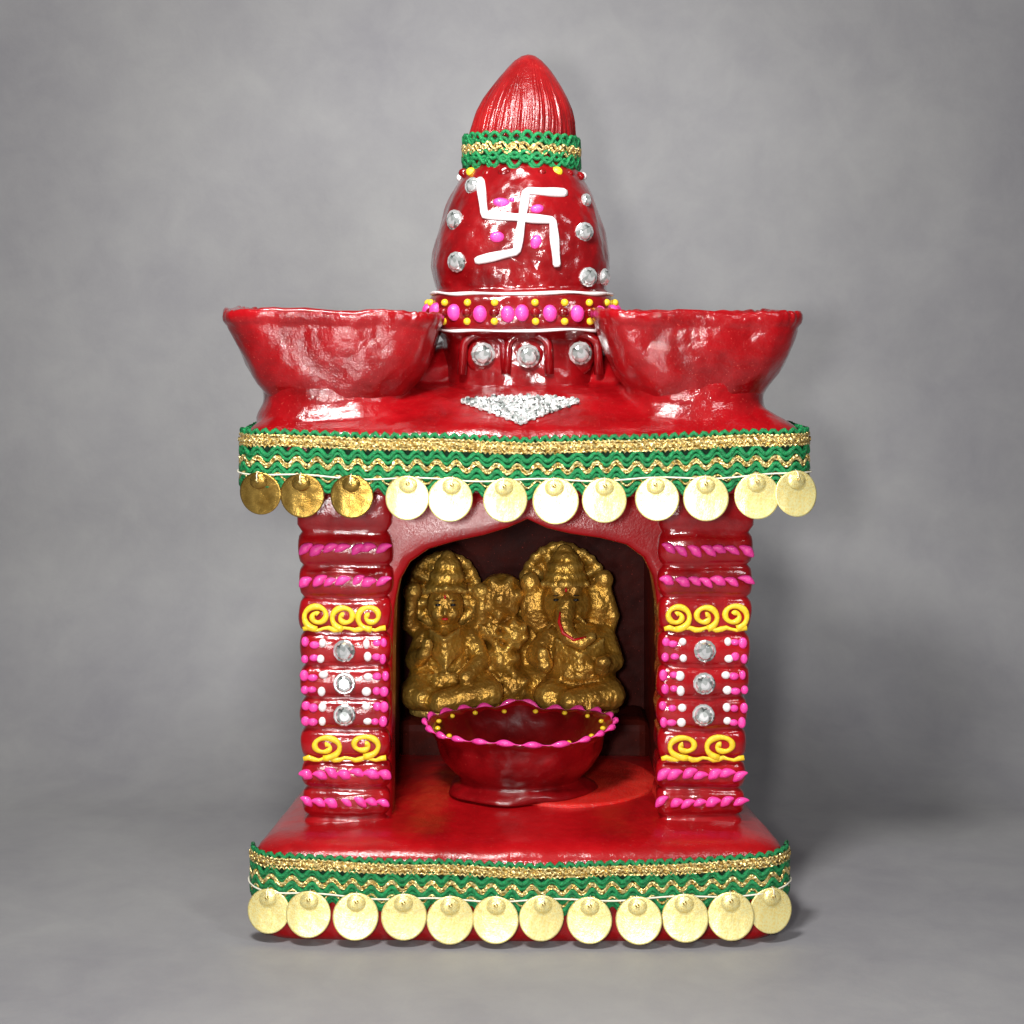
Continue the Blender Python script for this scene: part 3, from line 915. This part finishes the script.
mb.limb([g(566, 605, -.24), g(564, 622, -.36), g(568, 637, -.42), g(581, 643, -.44), g(591, 637, -.44)], [0.14, 0.115, 0.10, 0.08, 0.065])
mb.ball(g(538, 606, .0), (0.22, 0.10, 0.28), 0, Matrix.Rotation(0.25, 3, 'Y')); mb.ball(g(597, 606, .0), (0.21, 0.10, 0.28), 0, Matrix.Rotation(-0.25, 3, 'Y'))
mb.limb([g(554, 620, -.25), g(548, 628, -.36)], [0.035, 0.02]); mb.limb([g(579, 618, -.25), g(586, 624, -.36)], [0.035, 0.02])
mb.limb([g(550, 636, 0), g(536, 655, -.15), g(545, 664, -.4)], [0.15, 0.14, 0.10])
mb.limb([g(604, 636, 0), g(613, 660, -.15), g(602, 668, -.42)], [0.15, 0.14, 0.10])
mb.ball(g(603, 662, -.46), (0.10, 0.09, 0.08)); mb.ball(g(543, 655, -.44), (0.075, 0.05, 0.10))
mb.limb([g(545, 632, .08), g(531, 616, .02), g(530, 590, 0)], [0.12, 0.10, 0.08])
mb.limb([g(606, 632, .08), g(612, 616, .02), g(605, 588, 0)], [0.12, 0.10, 0.08])
mb.ball(g(530, 582, 0), (0.12, 0.10, 0.13)); mb.ball(g(604, 580, 0), (0.12, 0.10, 0.13))
mb.ball(g(578, 693), (0.58, 0.44, 0.24))
mb.limb([g(600, 686, -.1), g(610, 695, -.35), g(570, 702, -.52)], [0.23, 0.19, 0.14])
mb.limb([g(560, 686, -.1), g(548, 696, -.35), g(588, 707, -.5)], [0.23, 0.19, 0.13])
for k in range(4): mb.limb([g(556, 640+k*6, -.28), g(580, 656+k*7, -.43), g(602, 640+k*6, -.28)], [0.028, 0.032, 0.028])
for k in range(9): mb.limb([g(552+k*7, 680, -.34), g(548+k*7.5, 706, -.52)], [0.03, 0.028])
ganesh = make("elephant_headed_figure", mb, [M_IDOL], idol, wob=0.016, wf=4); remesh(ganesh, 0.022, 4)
mb = MB()
for r_, h_, py in ((0.31, 0.09, 583), (0.28, 0.11, 575), (0.24, 0.11, 566), (0.18, 0.11, 558), (0.11, 0.09, 551)): mb.ball(g(565, py, -.05), (r_, r_*0.85, h_))
for k in range(8): mb.ball(g(543+k*6.2, 584, -.28+abs(3.5-k)*.03), 0.045)
c = make("crown", mb, [M_IDOL], ganesh, wob=0.016, wf=4); remesh(c, 0.022, 4)
halo(563, 588, 0.48, ganesh, 1.05)
face(ganesh, [g(556, 600, -.315), g(576, 600, -.315)], None, g(566, 590, -.335))
mb = MB()
mb.tube([g(560, 612, -.43), g(559, 622, -.49), g(563, 633, -.535), g(574, 640, -.555), g(586, 637, -.53)], [0.010, 0.020, 0.022, 0.020, 0.010], 0, 6)
make("trunk_painting", mb, [M_LIP], ganesh)
mb = MB()
mb.ball(g(505, 655, .28), (0.85, 0.16, 0.75)); mb.ball(g(505, 690, .2), (0.95, 0.25, 0.35))
for (px, py, R_) in ((501, 596, 0.29), (487, 630, 0.18), (515, 632, 0.19), (501, 658, 0.25), (490, 686, 0.2), (514, 686, 0.22)):
    C = g(px, py, 0.08)
    mb.ball(C, (R_, 0.22, R_))
    for k in range(7):
        t = 2*pi*k/7+px
        mb.ball(C+Vector((R_*0.62*math.cos(t), -0.08, R_*0.62*math.sin(t))), (R_*0.29, 0.12, R_*0.40), 0, Matrix.Rotation(pi/2-t, 3, 'Y'), 8, 6)
    mb.ball(C+Vector((0, -.17, 0)), R_*0.28)
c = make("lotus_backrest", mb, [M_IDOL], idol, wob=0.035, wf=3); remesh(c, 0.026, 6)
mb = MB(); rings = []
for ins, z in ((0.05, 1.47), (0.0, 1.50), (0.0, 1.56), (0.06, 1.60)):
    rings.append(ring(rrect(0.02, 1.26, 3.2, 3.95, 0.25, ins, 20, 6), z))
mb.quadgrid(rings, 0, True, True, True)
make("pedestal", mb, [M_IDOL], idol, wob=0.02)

# ------------------------------------------------------------------ light
def area(name, loc, target, size, power, col=(1, 1, 1), sy=None):
    L = bpy.data.lights.new(name, 'AREA'); L.size = size; L.energy = power; L.color = col
    o = bpy.data.objects.new(name, L); o.location = loc
    o.rotation_euler = (Vector(target)-Vector(loc)).to_track_quat('-Z', 'Y').to_euler()
    COL.objects.link(o); return o
def spot(name, loc, target, power, ang, col=(1, 1, 1)):
    L = bpy.data.lights.new(name, 'SPOT'); L.spot_size = math.radians(ang); L.spot_blend = 1.0; L.energy = power; L.shadow_soft_size = 1.5; L.color = col
    o = bpy.data.objects.new(name, L); o.location = loc
    o.rotation_euler = (Vector(target)-Vector(loc)).to_track_quat('-Z', 'Y').to_euler()
    COL.objects.link(o); return o
area("key_softbox", (-2.8, -8, 14), (0, 1, 4), 2.4, 2250, (1, 0.985, 0.96))
area("fill_softbox", (7, -9, 11), (0, 1, 3.5), 2.0, 420, (0.98, 0.98, 1))
area("front_flash", (-1.2, -15.5, 6.4), (0.1, 1, 3), 1.0, 1350, (1, 0.98, 0.94))
area("added_low_light", (-2.6, -12.5, 2.6), (0, 1, 4.5), 1.6, 380, (1, 0.99, 0.97))  # added unseen lamp for highlights on the bowl fronts and a brighter interior
spot("backdrop_spot", (0, -5, 16), (0, 7.7, 5.2), 4600, 54)

W = bpy.data.worlds.new("World"); S.world = W; W.use_nodes = True
bg = W.node_tree.nodes["Background"]; bg.inputs[0].default_value = (0.82, 0.83, 0.86, 1); bg.inputs[1].default_value = 0.09

cam = bpy.data.cameras.new("camera"); co = bpy.data.objects.new("camera", cam); COL.objects.link(co)
co.location = (0, -DIST, EYE_Z); co.rotation_euler = (pi/2, 0, 0)
cam.sensor_width = 36; cam.lens = DIST/10.24*36; cam.shift_y = -2.0/10.24; cam.clip_end = 200
S.camera = co
S.view_settings.view_transform = 'Standard'; S.view_settings.look = 'None'; S.view_settings.exposure = 0
